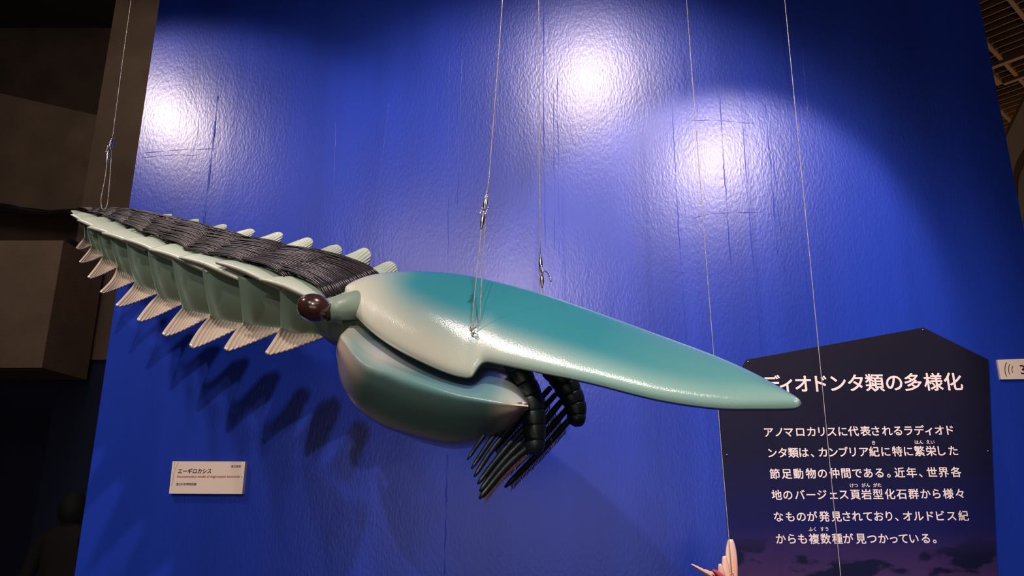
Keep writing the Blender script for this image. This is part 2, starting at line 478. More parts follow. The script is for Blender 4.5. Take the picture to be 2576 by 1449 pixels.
def flush_letters():
    tmp = []
    for job in GL:
        for it in job[2]:
            q = W(it[1], it[2], job[3]); r = ray(it[1], it[2]); depth = (q - CAM) @ np.array([0, cos(PITCH), sin(PITCH)])
            size = it[3] * depth / F_PX
            tmp.append((job, it, q, size, glyph(it[0], size, 0.0, shear=job[6])))
    bpy.context.view_layer.update(); dg = bpy.context.evaluated_depsgraph_get()
    out = {}
    for job, it, q, size, o in tmp:
        me = bpy.data.meshes.new_from_object(o.evaluated_get(dg)); n = len(me.vertices)
        if n == 0: continue
        co = np.zeros(n * 3); me.vertices.foreach_get('co', co); co = co.reshape(-1, 3)
        if it[4] == 'c': co[:, 0] -= (co[:, 0].min() + co[:, 0].max()) / 2
        elif it[4] == 'fit': co[:, 0] -= co[:, 0].min(); w = np.linalg.norm(W(it[5], it[2], job[3]) - q); co[:, 0] *= w / co[:, 0].max()
        else: co[:, 0] -= co[:, 0].min()
        dd_ = job[5] * size
        co = np.concatenate([co + [dd_ * cos(w_), dd_ * sin(w_), k_ * .00003] for k_, w_ in enumerate(np.linspace(0, 2 * pi, 7)[:-1])])
        V = q + co[:, 0:1] * U + (co[:, 1:2]) * np.array([[0, 0, 1]]) + co[:, 2:3] * NW
        F = [tuple(v_ + n * k_ for v_ in p.vertices) for k_ in range(6) for p in me.polygons]
        out.setdefault(id(job), (job, []))[1].append((V, F)); bpy.data.meshes.remove(me)
        cu = o.data; bpy.data.objects.remove(o); bpy.data.curves.remove(cu)
    for job, parts in out.values():
        v, f = join(parts); obj(job[1], v, f, job[4], job[0], False)


def line(xs, chars, y0, y1, ox, oy, em, name='text_line', base=.36):
    n = len(xs); its = []
    for k, (x, c) in enumerate(zip(xs, chars)):
        y = y0 + (y1 - y0) * (x - xs[0]) / max(1, xs[-1] - xs[0])
        its.append((c, ox + x / 4.293, oy + y / 4.293 + em * base, em, 'c'))
    lettering(tp, name, its, PT + .0006, M['white_print'])


line([85, 270, 425, 610, 805, 990, 1180, 1385, 1595, 1800, 2020, 2235], 'ラディオドンタ類の多様化', 290, 260, 1880, 900, 47.5, 'title')
line([235, 345, 450, 575, 695, 805, 915, 1035, 1150, 1280, 1390, 1515, 1630, 1745, 1865, 1965, 2080, 2195], 'アノマロカリスに代表されるラディオド', 806, 783, 1880, 900, 26.5)
line([275, 385, 500, 615, 705, 820, 935, 1045, 1145, 1265, 1375, 1500, 1625, 1745, 1865, 1990, 2105, 2230], 'ンタ類は、カンブリア紀に特に繁栄した', 1030, 1006, 1880, 900, 26.5)
line([300, 430, 555, 690, 815, 945, 1070, 1190, 1310, 1430, 1530, 1650, 1780, 1875, 2000, 2125, 2260], '節足動物の仲間である。近年、世界各', 1257, 1237, 1880, 900, 26.5)
line([235, 355, 485, 605, 725, 850, 960, 1085, 1205, 1330, 1460, 1585, 1715, 1845, 1965, 2090, 2215], '地のバージェス頁岩型化石群から様々', 283, 268, 1900, 1180, 26.5)
line([255, 380, 500, 620, 750, 880, 990, 1105, 1220, 1340, 1450, 1530, 1650, 1770, 1895, 2005, 2125, 2255], 'なものが発見されており、オルドビス紀', 518, 508, 1900, 1180, 26.5)
line([280, 400, 515, 640, 765, 890, 1010, 1145, 1265, 1390, 1500, 1605, 1720, 1845, 1940], 'からも複数種が見つかっている。', 758, 752, 1900, 1180, 26.5)
line([1365, 1832, 1880, 1955, 2005], 'きはんえい', 918, 911, 1880, 900, 11, 'ruby_text')
line([1045, 1090, 1172, 1220, 1298, 1345], 'けつがんがた', 178, 175, 1900, 1180, 11, 'ruby_text')
line([600, 645, 725, 775], 'ふくすう', 651, 649, 1900, 1180, 11, 'ruby_text')

# ------------------------------------------------------------------ name placard
PO = .022
pl = empty('name_placard', W(522, 1242, PO)); tag(pl, 'small cream name placard with brown and red writing on the blue wall', 'sign')
fr = [W(a, b, PO) for a, b in [(434, 1160.5), (617, 1161), (609, 1242.5), (425, 1241.5)]]
v, f = extr(fr, -NW * PO); obj('board', v, f, M['sign'], pl, False)
c2 = lambda x, y: (400 + x / 10.35, 1130 + y / 10.35)
for name, t, x, y, x1, em, m, sh, bo in [('name_text', 'エーギロカシス', 485, 625, 1355, 13.6, M['ink'], .1, .022), ('english_text', 'Reconstruction model of Aegirocassis benmoulai', 465, 742, 2112, 8.6, M['red_ink'], .25, .012),
                                        ('kind_text', '復元模型', 1870, 476, 2130, 6.8, M['ink'], .08, .008), ('owner_text', '国立科学博物館蔵', 443, 940, 970, 6.8, M['ink'], .08, .008)]:
    X, Y = c2(x, y); X1, _ = c2(x1, y)
    lettering(pl, name, [(t, X, Y, em, 'fit', X1)], PO + .0006, m, bo, sh)
for pts in [[(415, 330), (400, 470), (425, 520), (505, 330)], [(425, 520), (385, 640), (375, 760), (345, 780), (360, 870), (315, 935)], [(340, 625), (378, 640), (372, 800)]]:
    q = [W(*c2(*p), PO + .0003) for p in pts]; v, f = tube(cr(q, 14), .0007, 5); obj('crack_line', v, f, M['crackline'], pl)
c = W(*c2(2160, 725), PO); v, f = tube([c, c + NW * .002], [.0025, .0015], 8); obj('pin', v, f, M['steel'], pl)

# ------------------------------------------------------------------ audio guide sign, cut by the frame
ag = empty('audio_guide_sign', W(2540, 954, .01)); tag(ag, 'white audio guide sign with sound waves, cut by the right edge of the photo', 'sign')
fr = [W(a, b, .01) for a, b in [(2509, 905), (2760, 897), (2772, 950), (2518, 954.5)]]
v, f = extr(fr, -NW * .01); obj('board', v, f, M['sign'], ag, False)
for R, xx in [(26, 2544), (19, 2549), (12, 2553)]:
    pts = [W(2549 + (xx - 2549) + R * .38 * (1 - cos(w)) - R * .62, 929 + R * .82 * sin(w), .0105) for w in np.linspace(-1.0, 1.0, 14)]
    v, f = tube(pts, .0013, 6); obj('sound_wave', v, f, M['ink'], ag)
lettering(ag, 'number', [('3', 2569, 941, 33, 'l')], .0106, M['ink'], .012)
flush_letters()

# ------------------------------------------------------------------ the hanging animal model
root = empty('arthropod_model', P(1000, 1000, 2.15))
tag(root, 'large hanging sea arthropod model with teal shields, black gills and ribbed fins', 'animal model')


def Cd(x):            # depth of the near ridge by image column
    return float(np.interp(x, [170, 420, 650, 860, 1000], [2.76, 2.56, 2.36, 2.19, 2.15]))


def Ad(x):            # depth of the far dorsal edge
    return float(np.interp(x, [200, 420, 650, 950, 1100], [2.84, 2.72, 2.60, 2.48, 2.45]))


KB = np.array([(228, 537), (245, 545), (282, 558), (319, 577), (366, 598), (419, 614), (480, 642), (541, 658), (624, 675), (714, 701), (820, 747)], float)
KF = np.array([KB[i] + np.array([30 + 107 * (i / 10), -15 - 44 * (i / 10)]) for i in range(11)])
KFs = [(240, 528), (275, 527), (318, 530), (362, 537), (420, 549), (482, 565), (560, 586), (640, 608), (745, 632), (855, 652), (957, 690)]
KF = np.array(KFs, float)

# trunk
rails = []
xs = np.linspace(0, 1, 60)
neckpts = [(205, 572), (240, 600), (300, 655), (380, 712), (470, 765), (560, 792), (640, 806), (720, 822), (800, 838), (850, 848), (900, 850), (960, 850)]
ridge = [(190, 548), (240, 578), (300, 600), (373, 632), (449, 655), (541, 680), (651, 718), (740, 740), (810, 752), (850, 760), (900, 770), (960, 790)]
near = [tuple(k) for k in KB] + [(860, 735), (905, 725), (960, 730)]
top = [tuple((KB[i] * .5 + KF[i] * .5) + np.array([0, 12])) for i in range(11)] + [(905, 715), (950, 715), (1000, 720)]
far = [tuple(KF[i] + np.array([-2, 12])) for i in range(11)] + [(960, 705), (985, 705), (1020, 715)]
def rail(pts, dfun, n=70):
    c = cr(pts, n); return np.array([P(x, y, dfun(x)) for x, y in c])
R0 = rail([(a, b - 6) for a, b in neckpts], lambda x: Cd(x) + .17)
R1 = rail(ridge, lambda x: Cd(x) + .13)
R2 = rail([(a, b + 3) for a, b in near], lambda x: Cd(x) + .125)
R3 = rail(top, lambda x: (Cd(x) + Ad(x)) / 2 + .05)
R4 = rail(far, lambda x: Ad(x - 30))
R5 = R4 + np.array([0, .02, -.06]); R6 = (R0 + R5) / 2 + np.array([0, .1, -.03])
ring = np.stack([R0, .5 * (R0 + R1) + [0, .01, 0], R1, R2, R3, R4, R5, R6], 1)
n = len(ring); V = ring.reshape(-1, 3); F = grid_faces(n, 8, closed=True); F += [tuple(range(7, -1, -1)), tuple((n - 1) * 8 + k for k in range(8))]
obj('trunk', V, F, M['body'], root)

SAGE, PALE, DARKG = np.array(srgb(116, 142, 126)), np.array(srgb(188, 202, 186)), np.array(srgb(70, 84, 66))
TAUPE = np.array(srgb(150, 134, 120))

# dorsal flaps of the near side
T = [(178, 530), (177, 539), (193, 553), (219, 571), (255, 585), (306, 600), (373, 626), (449, 646), (541, 658), (651, 701)]
NN = [(206, 533), (227, 537), (264, 545), (294, 557), (337, 575), (387, 596), (445, 612), (515, 637), (592, 655), (735, 695)]
EE = [(215, 566), (235, 578), (262, 588), (306, 603), (362, 628), (430, 652), (520, 683), (600, 702), (712, 729), (806, 760)]
IE = [(255, 552), (285, 560), (320, 577), (365, 596), (420, 613), (480, 638), (545, 655), (640, 675), (735, 703), (840, 745)]
for i in range(10):
    t, n_, e, ie = map(np.array, (T[i], NN[i], EE[i], IE[i]))
    m_out = t * .5 + e * .5 + np.array([0, -.055 * (e - t)[0]])
    outer = cr([t, t * .78 + e * .22 + np.array([0, -.04 * (e - t)[0]]), m_out, e], 26)
    inner = cr([n_, n_ * .5 + ie * .5 + np.array([0, -5]), ie + np.array([0, -6])], 26)
    nv = 10; G = np.zeros((nv, 26, 3)); B = np.zeros_like(G)
    for a_ in range(nv):
        w = a_ / (nv - 1)
        for b2 in range(26):
            u = b2 / 25
            p = outer[b2] * (1 - w) + inner[b2] * w
            p = p + np.array([0, -2.0 * sin(pi * w) * (1 - u)])
            x = p[0]
            lift = -.018 + .045 * u
            dd = Cd(x) + lift + w * .085
            G[a_, b2] = P(p[0], p[1], dd)
            # underside: real thickness, thinnest at the tip and trailing edge
            s = PX(dd)
            th = (1.6 + (5 + i * .55) * sin(pi * min(1, u * .9 + .05)) ** .7) * s * (1 - .5 * w)
            B[a_, b2] = G[a_, b2] + np.array([0, .010 + .05 * w * 0, -th])
    v, f = shell(G, B)
    ncol = nv * 26; cols = np.zeros((2 * ncol, 3))
    for a_ in range(nv):
        for b2 in range(26):
            w = a_ / (nv - 1); u = b2 / 25
            g = min(1, max(0, (w * .9 + u * .25 - .25)))
            cols[a_ * 26 + b2] = PALE * (1 - g) + SAGE * g
            cols[ncol + a_ * 26 + b2] = TAUPE
    obj('dorsal_flap', v, f, M['skin'], root, cols=cols)

# ventral flaps of the near side: side wall flowing into a ribbed fin
VS = [  # left edge from top to tip, tip underside, right bottom end
    ([(211, 558), (214, 582), (214, 598), (204, 609), (193, 623)], [(193, 625), (200, 627), (213, 624)], (230, 617)),
    ([(219, 568), (224, 596), (232, 618), (222, 633), (201, 657)], [(201, 660), (209, 661), (230, 655)], (261, 642)),
    ([(245, 580), (251, 614), (260, 643), (249, 662), (222, 696)], [(222, 698), (229, 700), (250, 693)], (298, 670)),
    ([(277, 594), (285, 632), (296, 668), (287, 697), (253, 732)], [(253, 735), (260, 737), (285, 729)], (341, 706)),
    ([(319, 608), (326, 662), (340, 710), (328, 729), (294, 766)], [(293, 769), (302, 771), (330, 763)], (399, 736)),
    ([(372, 624), (381, 681), (397, 742), (379, 761), (348, 803)], [(347, 806), (356, 808), (385, 798)], (460, 763)),
    ([(433, 650), (442, 704), (460, 772), (436, 801), (411, 837)], [(411, 841), (420, 844), (450, 834)], (531, 794)),
    ([(508, 672), (517, 732), (530, 792), (502, 825), (480, 865)], [(480, 870), (488, 874), (520, 862)], (614, 818)),
    ([(598, 694), (607, 757), (612, 808), (588, 838), (568, 874)], [(568, 878), (577, 881), (612, 869)], (709, 829)),
    ([(703, 720), (706, 783), (707, 823), (690, 852), (670, 883)], [(671, 887), (680, 891), (718, 881), (767, 863)], (816, 846))]
for i, (Lp, Bp, Rb) in enumerate(VS):
    sc = .35 + .65 * i / 9                                     # size of the segment
    nu, nv1, nv2 = 110, 16, 22
    Rb = np.array(Rb, float)
    Lc = cr(Lp[:3], 30); neck = np.array(Lp[2], float)
    Rt = np.array(VS[i + 1][0][0], float) + np.array([4, 0]) if i < 9 else np.array([822, 768.])
    Bc = cr([Lp[4]] + Bp + [Rb], nu)
    # the rightmost neck point lies just above the lower end
    Ne = Rb + np.array([2, -6 * sc])
    fin_mid = np.array(Lp[3], float) - (neck + (np.array(Lp[4]) - neck) * .45)
    G = np.zeros((nv1 + nv2, nu, 3)); cols = np.zeros((nv1 + nv2, nu, 3)); fm = np.zeros((nv1 + nv2, nu))
    for b2 in range(nu):
        u = b2 / (nu - 1)
        N_ = neck * (1 - u) + Ne * u + np.array([0, 5 * sc * sin(pi * u)])
        top_ = np.array(Lp[0], float) * (1 - u) + Rt * u
        midL = cr(Lp[:3], 9)[4]
        midR = Rt * .5 + Ne * .5
        mid = midL * (1 - u) + midR * u
        curve = cr([top_, mid, N_], nv1)
        ddu = .050 * sc * (1 - (1 - min(1, u / .55)) ** 2) + .012 * u        # concave: left edge stands forward
        for a_ in range(nv1):
            v_ = a_ / (nv1 - 1); p = curve[a_]
            G[a_, b2] = P(p[0], p[1], Cd(p[0]) + .012 + ddu + .055 * sc * sin(v_ * pi / 2) + .02 * sc * v_)
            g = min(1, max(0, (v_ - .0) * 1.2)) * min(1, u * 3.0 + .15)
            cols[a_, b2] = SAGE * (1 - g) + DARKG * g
        ext = np.linalg.norm(Bc[b2] - N_)
        d0 = Cd(N_[0]) + .012 + ddu + .075 * sc
        for a_ in range(nv2):
            v_ = (a_ + 1) / nv2
            p = N_ + (Bc[b2] - N_) * v_ + fin_mid * sin(pi * v_) * (1 - u) * .9
            # the fin sweeps out towards the visitor as it goes down
            dd = d0 - ext * PX(2.2) * .95 * (v_ ** 1.25)
            G[nv1 + a_, b2] = P(p[0], p[1], dd)
            fm[nv1 + a_, b2] = min(1, v_ * 3) * min(1, (1 - u) * 5) * (1 if v_ < .97 else .6)
            g = min(1, v_ * 2.2)
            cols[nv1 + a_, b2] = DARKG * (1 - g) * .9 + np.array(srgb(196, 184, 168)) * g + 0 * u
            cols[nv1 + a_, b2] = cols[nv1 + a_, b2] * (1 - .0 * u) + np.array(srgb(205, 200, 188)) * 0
    Nn = grid_normals(G)
    if (Nn[..., 1].mean()) > 0: Nn = -Nn
    uu = np.linspace(0, 1, nu)[None, :]
    nr = 11
    G2 = G + Nn * ((np.abs(np.sin(pi * nr * uu)) * 2 - 1) * fm * .0042 * (.45 + .55 * sc))[..., None]
    B = G - Nn * (.005 * sc + .002) + np.array([0, .0015, 0])
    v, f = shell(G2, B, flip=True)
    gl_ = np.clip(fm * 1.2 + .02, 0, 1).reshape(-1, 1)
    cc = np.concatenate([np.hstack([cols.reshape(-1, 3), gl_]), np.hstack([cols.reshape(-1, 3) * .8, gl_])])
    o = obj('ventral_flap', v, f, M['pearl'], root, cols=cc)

# flaps of the far side: ribs run from the body to the rounded tip
FF = [[(396, 542), (418, 538.6), (430, 538.6), (434, 542), (429, 551)],
      [(458, 559), (477, 553.5), (494, 550.4), (501, 553.5), (500.6, 560), (496, 570)],
      [(523, 574), (543, 568), (561, 563.7), (570, 566), (571, 573), (562, 588)],
      [(571, 589), (590, 586), (611, 579), (630, 575), (640, 579.6), (640, 587), (630, 603)],
      [(633, 601), (658, 598), (679, 589.6), (698, 583), (709, 586), (712, 594.5), (700, 623)],
      [(704, 618), (728, 614), (756, 602), (772, 597), (783, 600), (788, 610), (780, 635)],
      [(793, 632), (818, 623.5), (836, 616.6), (849, 615.4), (859, 623.5), (861, 633), (856, 650)],
      [(859, 645), (874, 641.5), (892, 633.4), (911, 624), (923.6, 624.7), (932, 634.7), (934, 647), (927, 676)],
      [(936, 674), (955, 667), (973, 658), (986, 658), (997, 667), (1002, 683), (1003, 700)]]
for i, pts in enumerate(FF):
    pts = [np.array(p, float) for p in pts]; sc = .4 + .6 * i / 8
    nu, nv = 80, 24
    knee = pts[2] if len(pts) > 5 else pts[1]
    k = 2 if len(pts) > 5 else 1
    per = cr([knee * .6 + pts[k - 1] * .4] + pts[k:], nu)
    b0 = pts[0] + np.array([-14, 6]) * sc; b1 = pts[-1] + np.array([-30, 20]) * sc
    G = np.zeros((nv, nu, 3)); cols = np.zeros((nv, nu, 3))
    for b2 in range(nu):
        u = b2 / (nu - 1); s = b0 * (1 - u) + b1 * u
        for a_ in range(nv):
            v_ = a_ / (nv - 1)
            p = s + (per[b2] - s) * v_ + (pts[1] - (b0 + (per[0] - b0) * .6)) * sin(pi * v_) * (1 - u) * .55
            G[a_, b2] = P(p[0], p[1], Ad(p[0] - 40) + .01 + .09 * sc * v_ + .02 * u)
            cols[a_, b2] = SAGE * .5 * (1 - v_) + PALE * (.5 + .5 * v_)
    Nn = grid_normals(G)
    if Nn[..., 1].mean() > 0: Nn = -Nn
    uu = np.linspace(0, 1, nu)[None, :]; vv = np.linspace(0, 1, nv)[:, None]
    fm = np.clip((vv - .25) * 3, 0, 1) * np.clip((1 - vv) * 12, 0, 1)
    G2 = G + Nn * (np.sin(2 * pi * 11 * uu) * fm * .0016 * (.4 + .6 * sc))[..., None]
    v, f = shell(G2, G - Nn * .004, flip=True)
    obj('dorsal_flap', v, f, M['skin'], root, cols=np.concatenate([cols.reshape(-1, 3)] * 2))

# gill blades: eleven rows of 27 black blades lying tailwards over the back
for i in range(11):
    prev = KB[i - 1] - KB[i] if i > 0 else np.array([-22, -9.])
    prevF = KF[i - 1] - KF[i] if i > 0 else np.array([-30, -2.])
    if i > 0:
        k = KB[i]
    sc = .35 + .65 * i / 10
    for b2 in range(27):
        c = (b2 + .5) / 27
        base = KB[i] * (1 - c) + KF[i] * c + np.array([0, 3 * sin(pi * c)])
        sp = prev * (1 - c) + prevF * c
        step = np.linalg.norm(sp); hump = .20 * step * (1 - .55 * c) + 2
        Ls = 1.55 + .12 * random.uniform(-1, 1)
        if random.random() < .08: Ls *= 1.12
        fan = random.uniform(-1, 1) * .03 * step
        spike = max(0, c - .72) * 30 * sc * random.random() ** 1.5; pts = []
        for t in np.linspace(0, 1, 9):
            rise = hump * (sin(pi * min(1, t * 1.5 + .02) ** .8) if t < .6 else sin(pi * min(1, .6 * 1.5 + .02) ** .8))
            rise = hump * sin(pi * (t ** .62)) * (1.0)
            p = base + sp * Ls * t + np.array([0, -rise - fan * t - hump * .35 * t - spike * t ** 3])
            x = p[0]
            d = (Cd(base[0]) + .055) * (1 - c) + (Ad(base[0] - 60 * sc)) * c
            dprev = (Cd(base[0] + sp[0]) + .055) * (1 - c) + (Ad(base[0] + sp[0] - 60 * sc)) * c
            pts.append(P(p[0], p[1], d + (dprev - d) * Ls * t + random.uniform(-.002, .002) + (- .012 * (1 - t) + .016 * t if i >= 9 else .006 - .016 * t)))
        pts = np.array(pts)
        wl_ = np.linalg.norm(P(*KB[i], Cd(KB[i][0]) + .055) - P(*KF[i], Ad(KF[i][0] - 60 * sc))) / 27
        rr = wl_ * random.uniform(.42, .52) * np.array([.9, 1, 1, 1, 1, .95, .85, .6, .12])
        v, f = tube(pts, rr, 6, sx=.85, sz=1.0)
        obj('gill_blade', v, f, M['gill'], root)

# ------------------------------------------------------------------ eye and stalk
def imgvec(d, dx, dy, dz=0.0):      # a small real displacement seen as (dx,dy) pixels, dz metres away from the camera
    s = PX(d); right = np.array([1, 0, 0.]); up = np.array([0, -sin(PITCH), cos(PITCH)]); fw = np.array([0, cos(PITCH), sin(PITCH)])
    return right * dx * s + up * (-dy) * s + fw * dz


de = 2.08
ec = P(790, 774, de); a1 = imgvec(de, 43, 12); a2 = imgvec(de, -10, 35); a3 = imgvec(de, 0, 0, .042)
eye = obj('eye', *ellipsoid(ec, (a1, a2, a3), 48, 32), M['eye'], root)
obj('eye_collar', *ellipsoid(P(829, 784, de + .01), (imgvec(de, 9, 3), imgvec(de, -6, 25), imgvec(de, 0, 0, .03)), 32, 20), mat('dark_collar', srgb(46, 30, 26), .4), root)
v, f = tube(np.array([P(826, 783, de + .012), P(845, 779, de + .02), P(872, 772, de + .05), P(915, 766, de + .12)]), [.029, .034, .040, .05], 28); obj('eye_stalk', v, f, M['body'], root)
# head behind the stalk
hv = []
nk = cr([(760, 757), (800, 756), (850, 742), (890, 722), (925, 712)], 20); nb = cr([(800, 838), (822, 849), (850, 860), (885, 864), (925, 864)], 20)
G = np.zeros((20, 14, 3))
for a_ in range(20):
    for b2 in range(14):
        w = b2 / 13; p = nk[a_] * (1 - w) + nb[a_] * w
        G[a_, b2] = P(p[0], p[1], 2.215 - .045 * sin(pi * (w * .8 + .1)) + .05 * w - .02 * a_ / 19)
v, f = shell(G, G + np.array([0, .16, .0])); obj('head', v, f, M['body'], root)

# ------------------------------------------------------------------ big head shield
AX = np.array([.9733, .2295]); AN = np.array([.2295, -.9733]); O2 = np.array([870, 745.])
farE = [(870, 745), (873, 728), (885, 713), (920, 697), (960, 688), (1000, 684), (1060, 683), (1150, 690), (1230, 705), (1360, 738), (1500, 785), (1650, 840), (1800, 896), (1900, 941), (1985, 989), (2010, 1005), (2017, 1015)]
nearE = [(870, 745), (872, 762), (890, 790), (940, 838), (1000, 878), (1080, 918), (1130, 938), (1165, 946.5), (1185, 946), (1196, 938), (1212, 925), (1226, 920), (1260, 926), (1330, 940), (1400, 955), (1500, 975), (1650, 1007), (1800, 1025), (1900, 1027), (1985, 1026), (2008, 1022), (2017, 1015)]
def TS(pts, n): 
    c = cr(pts, n) - O2; return np.stack([c @ AX, c @ AN], 1)
fe = TS(farE, 500)
ne_lin = []
pa = np.array(nearE, float)
ne = TS(nearE, 900)
tmax = min(fe[:, 0].max(), ne[:, 0].max())
tt = np.concatenate([tmax * (1 - np.cos(np.linspace(0, pi / 2, 30))) * .03 / 1, np.linspace(.03 * tmax, .97 * tmax, 150)[1:], tmax * (1 - .03 * (1 - np.sin(np.linspace(0, pi / 2, 24)))[1:])])
mono = lambda a: (a[np.argsort(a[:, 0])])
fe, ne = mono(fe), mono(ne)
s1 = np.interp(tt, fe[:, 0], fe[:, 1]); s0 = np.interp(tt, ne[:, 0], ne[:, 1])
tg = np.linspace(0, tmax, 80); hull = np.interp(tg, [0, 8, 30, 80, 160, 300, 420, 600, 800, 1000, tmax], [0, -20, -42, -72, -100, -124, -132, -120, -92, -52, 0])
s0s = np.minimum(np.interp(tt, tg, hull), s0)
s1[0] = s0[0] = 0; s1[-1] = s0[-1] = (s1[-1] + s0[-1]) / 2


def shield_pt(t, s, lift=0.0):
    p = O2 + AX * t + AN * s
    return P(p[0], p[1], 2.20 + s / 125 * .12 - .95 * (t / 1170))


e1 = shield_pt(400, 100) - shield_pt(400, -100); e2 = shield_pt(700, 0) - shield_pt(200, 0)
NS = np.cross(e2, e1); NS /= np.linalg.norm(NS)
if NS[2] < 0: NS = -NS
nw = 48; nt_ = len(tt); G = np.zeros((nt_, nw, 3)); B = np.zeros_like(G); cols = np.zeros((nt_, nw, 3))
TEAL, TEALP, CREAM, MID = np.array(srgb(52, 142, 156)), np.array(srgb(150, 196, 186)), np.array(srgb(196, 202, 184)), np.array(srgb(112, 176, 172))
for a_ in range(nt_):
    width = (s1[a_] - s0[a_])
    for b2 in range(nw):
        w = .5 - .5 * cos(pi * b2 / (nw - 1)); s = s0[a_] * (1 - w) + s1[a_] * w
        ws = (s - s0s[a_]) / max(1e-6, s1[a_] - s0s[a_]); wd_ = s1[a_] - s0s[a_]
        h = (1 - .25 * tt[a_] / 1170) * .036 * max(0, wd_ / 250) ** .85 * max(0, 4 * ws * (1 - ws)) ** 1.2
        edge = .010 * (1 - math.exp(-min(w, 1 - w) * max(width, 1) / 5))
        G[a_, b2] = shield_pt(tt[a_], s) + NS * (h + edge)
        B[a_, b2] = shield_pt(tt[a_], s) + NS * (h * .95 - .006 * min(1, width / 30))
        # airbrush: deep teal over the crown, cream at the back end and lower rim, pale teal towards the beak
        q = O2 + AX * tt[a_] + AN * s
        dist = min(s - s0[a_] + 12, 400)
        lim = np.interp(tt[a_], [0, 150, 330, 420, 800, 1170], [150, 140, 130, 85, 62, 50])
        k = np.clip(dist / lim, 0, 1.25); k = np.clip(k - .25, 0, 1); k = k * k * (3 - 2 * k)
        back = np.clip(tt[a_] / 190, 0, 1); k *= back * back * (3 - 2 * back)
        rim = CREAM * (1 - np.clip((tt[a_] - 250) / 420, 0, 1)) + TEALP * np.clip((tt[a_] - 250) / 420, 0, 1)
        tl = TEAL * (1 - np.clip((tt[a_] - 650) / 500, 0, 1)) + MID * np.clip((tt[a_] - 650) / 500, 0, 1)
        cols[a_, b2] = rim * (1 - k) + tl * k
v, f = shell(G, B, flip=False)
cc = np.concatenate([cols.reshape(-1, 3), np.tile(np.array(srgb(90, 92, 78)), (nt_ * nw, 1))])
hs = obj('head_shield', v, f, M['shield'], root, cols=cc)


def on_shield(px, py):
    """nearest shield vertex to a sighted direction"""
    r = ray(px, py); r /= np.linalg.norm(r); d = G.reshape(-1, 3) - CAM; c = d - (d @ r)[:, None] * r
    return G.reshape(-1, 3)[np.argmin((c ** 2).sum(1))]


# ------------------------------------------------------------------ side shield (near valve)
def loft(rows, depths, nu, sub, dleft=.05, dx=0, dy=0, dd=0):
    C = [cr(r, nu) for r in rows]; n = len(C); G = []
    for k, c in enumerate(C):
        us = np.linspace(0, 1, nu)
        dep = depths[k] + .10 - .35 * us + dleft * (1 - np.clip(us / .25, 0, 1)) ** 2 + .03 * np.clip((us - .85) / .15, 0, 1) ** 2
        G.append(np.array([P(c[j][0] + dx, c[j][1] + dy, dep[j] + dd) for j in range(nu)]))
    G = np.array(G)
    out = np.stack([cr(G[:, j], sub) for j in range(nu)], 1)
    return out


rows = [[(912, 800), (962, 848), (1060, 908), (1150, 944), (1190, 946), (1216, 926), (1262, 934), (1302, 966), (1327, 1006)],
        [(890, 812), (945, 858), (1045, 915), (1145, 953), (1192, 957), (1222, 938), (1268, 945), (1303, 973), (1328, 1010)],
        [(872, 828), (925, 882), (1020, 926), (1110, 957), (1180, 972), (1225, 968), (1272, 978), (1304, 993), (1328.5, 1015)],
        [(858, 842), (918, 905), (995, 936), (1064, 961), (1147, 988), (1228, 1004), (1285, 1014), (1308, 1019), (1329, 1020)],
        [(853, 850), (906, 930), (982, 963), (1055, 989), (1143, 1010), (1225, 1020), (1285, 1023), (1308, 1023), (1329, 1024)],
        [(847, 872), (890, 960), (970, 1005), (1050, 1035), (1145, 1052), (1230, 1052), (1285, 1042), (1308, 1034), (1328.5, 1026)],
        [(846, 890), (870, 985), (940, 1055), (1035, 1092), (1135, 1112), (1215, 1102), (1270, 1076), (1302, 1052), (1328, 1029)],
        [(846, 895), (863, 973), (925, 1047), (1030, 1101), (1130, 1128), (1205, 1120), (1268, 1090), (1303, 1061), (1327, 1032)]]
dep = [2.10, 2.035, 1.965, 1.915, 1.915, 1.935, 2.00, 2.07]
NU = 110
Gv = loft(rows, dep, NU, 90)
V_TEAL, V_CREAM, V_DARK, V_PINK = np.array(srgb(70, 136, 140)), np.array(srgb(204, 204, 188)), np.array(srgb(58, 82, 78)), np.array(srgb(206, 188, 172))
cols = np.zeros((90, NU, 3))
GK = loft([[tuple((np.array(a) + np.array(b)) / 2) for a, b in zip(rows[3], rows[4])]] * 2, [dep[3]] * 2, NU, 2)[0]
keel = np.array([np.argmin(np.linalg.norm(Gv[:, b2] - GK[b2], axis=1)) / 89 for b2 in range(NU)])
keel = np.convolve(np.pad(keel, 4, 'edge'), np.ones(9) / 9, 'valid')
for a_ in range(90):
    for b2 in range(NU):
        x = b2 / (NU - 1); w = a_ / 89; kw = keel[b2]
        if w < kw:
            g = np.clip(w / kw, 0, 1); g2 = math.exp(-((g - .62) / .30) ** 2)
            base = V_TEAL * (.95 - .30 * (1 - g)) + V_CREAM * .12
            cmix = np.clip(1 - abs(x - .22) / .22, 0, 1) * g2 * .8
            tip = np.clip((x - .80) / .2, 0, 1)
            c = base * (1 - cmix) + V_CREAM * cmix; c = c * (1 - tip) + V_CREAM * tip
            left = np.clip(1 - x / .1, 0, 1); c = c * (1 - left) + V_CREAM * .75 * left
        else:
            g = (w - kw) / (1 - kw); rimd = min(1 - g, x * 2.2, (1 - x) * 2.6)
            k = np.clip(rimd / .55, 0, 1); k = k * k * (3 - 2 * k)  # airbrushed pink rim, painted wider to stand in for bounce light underneath
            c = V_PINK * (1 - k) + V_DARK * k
        cols[a_, b2] = c
kern = np.exp(-np.linspace(-2, 2, 9) ** 2); kern /= kern.sum()
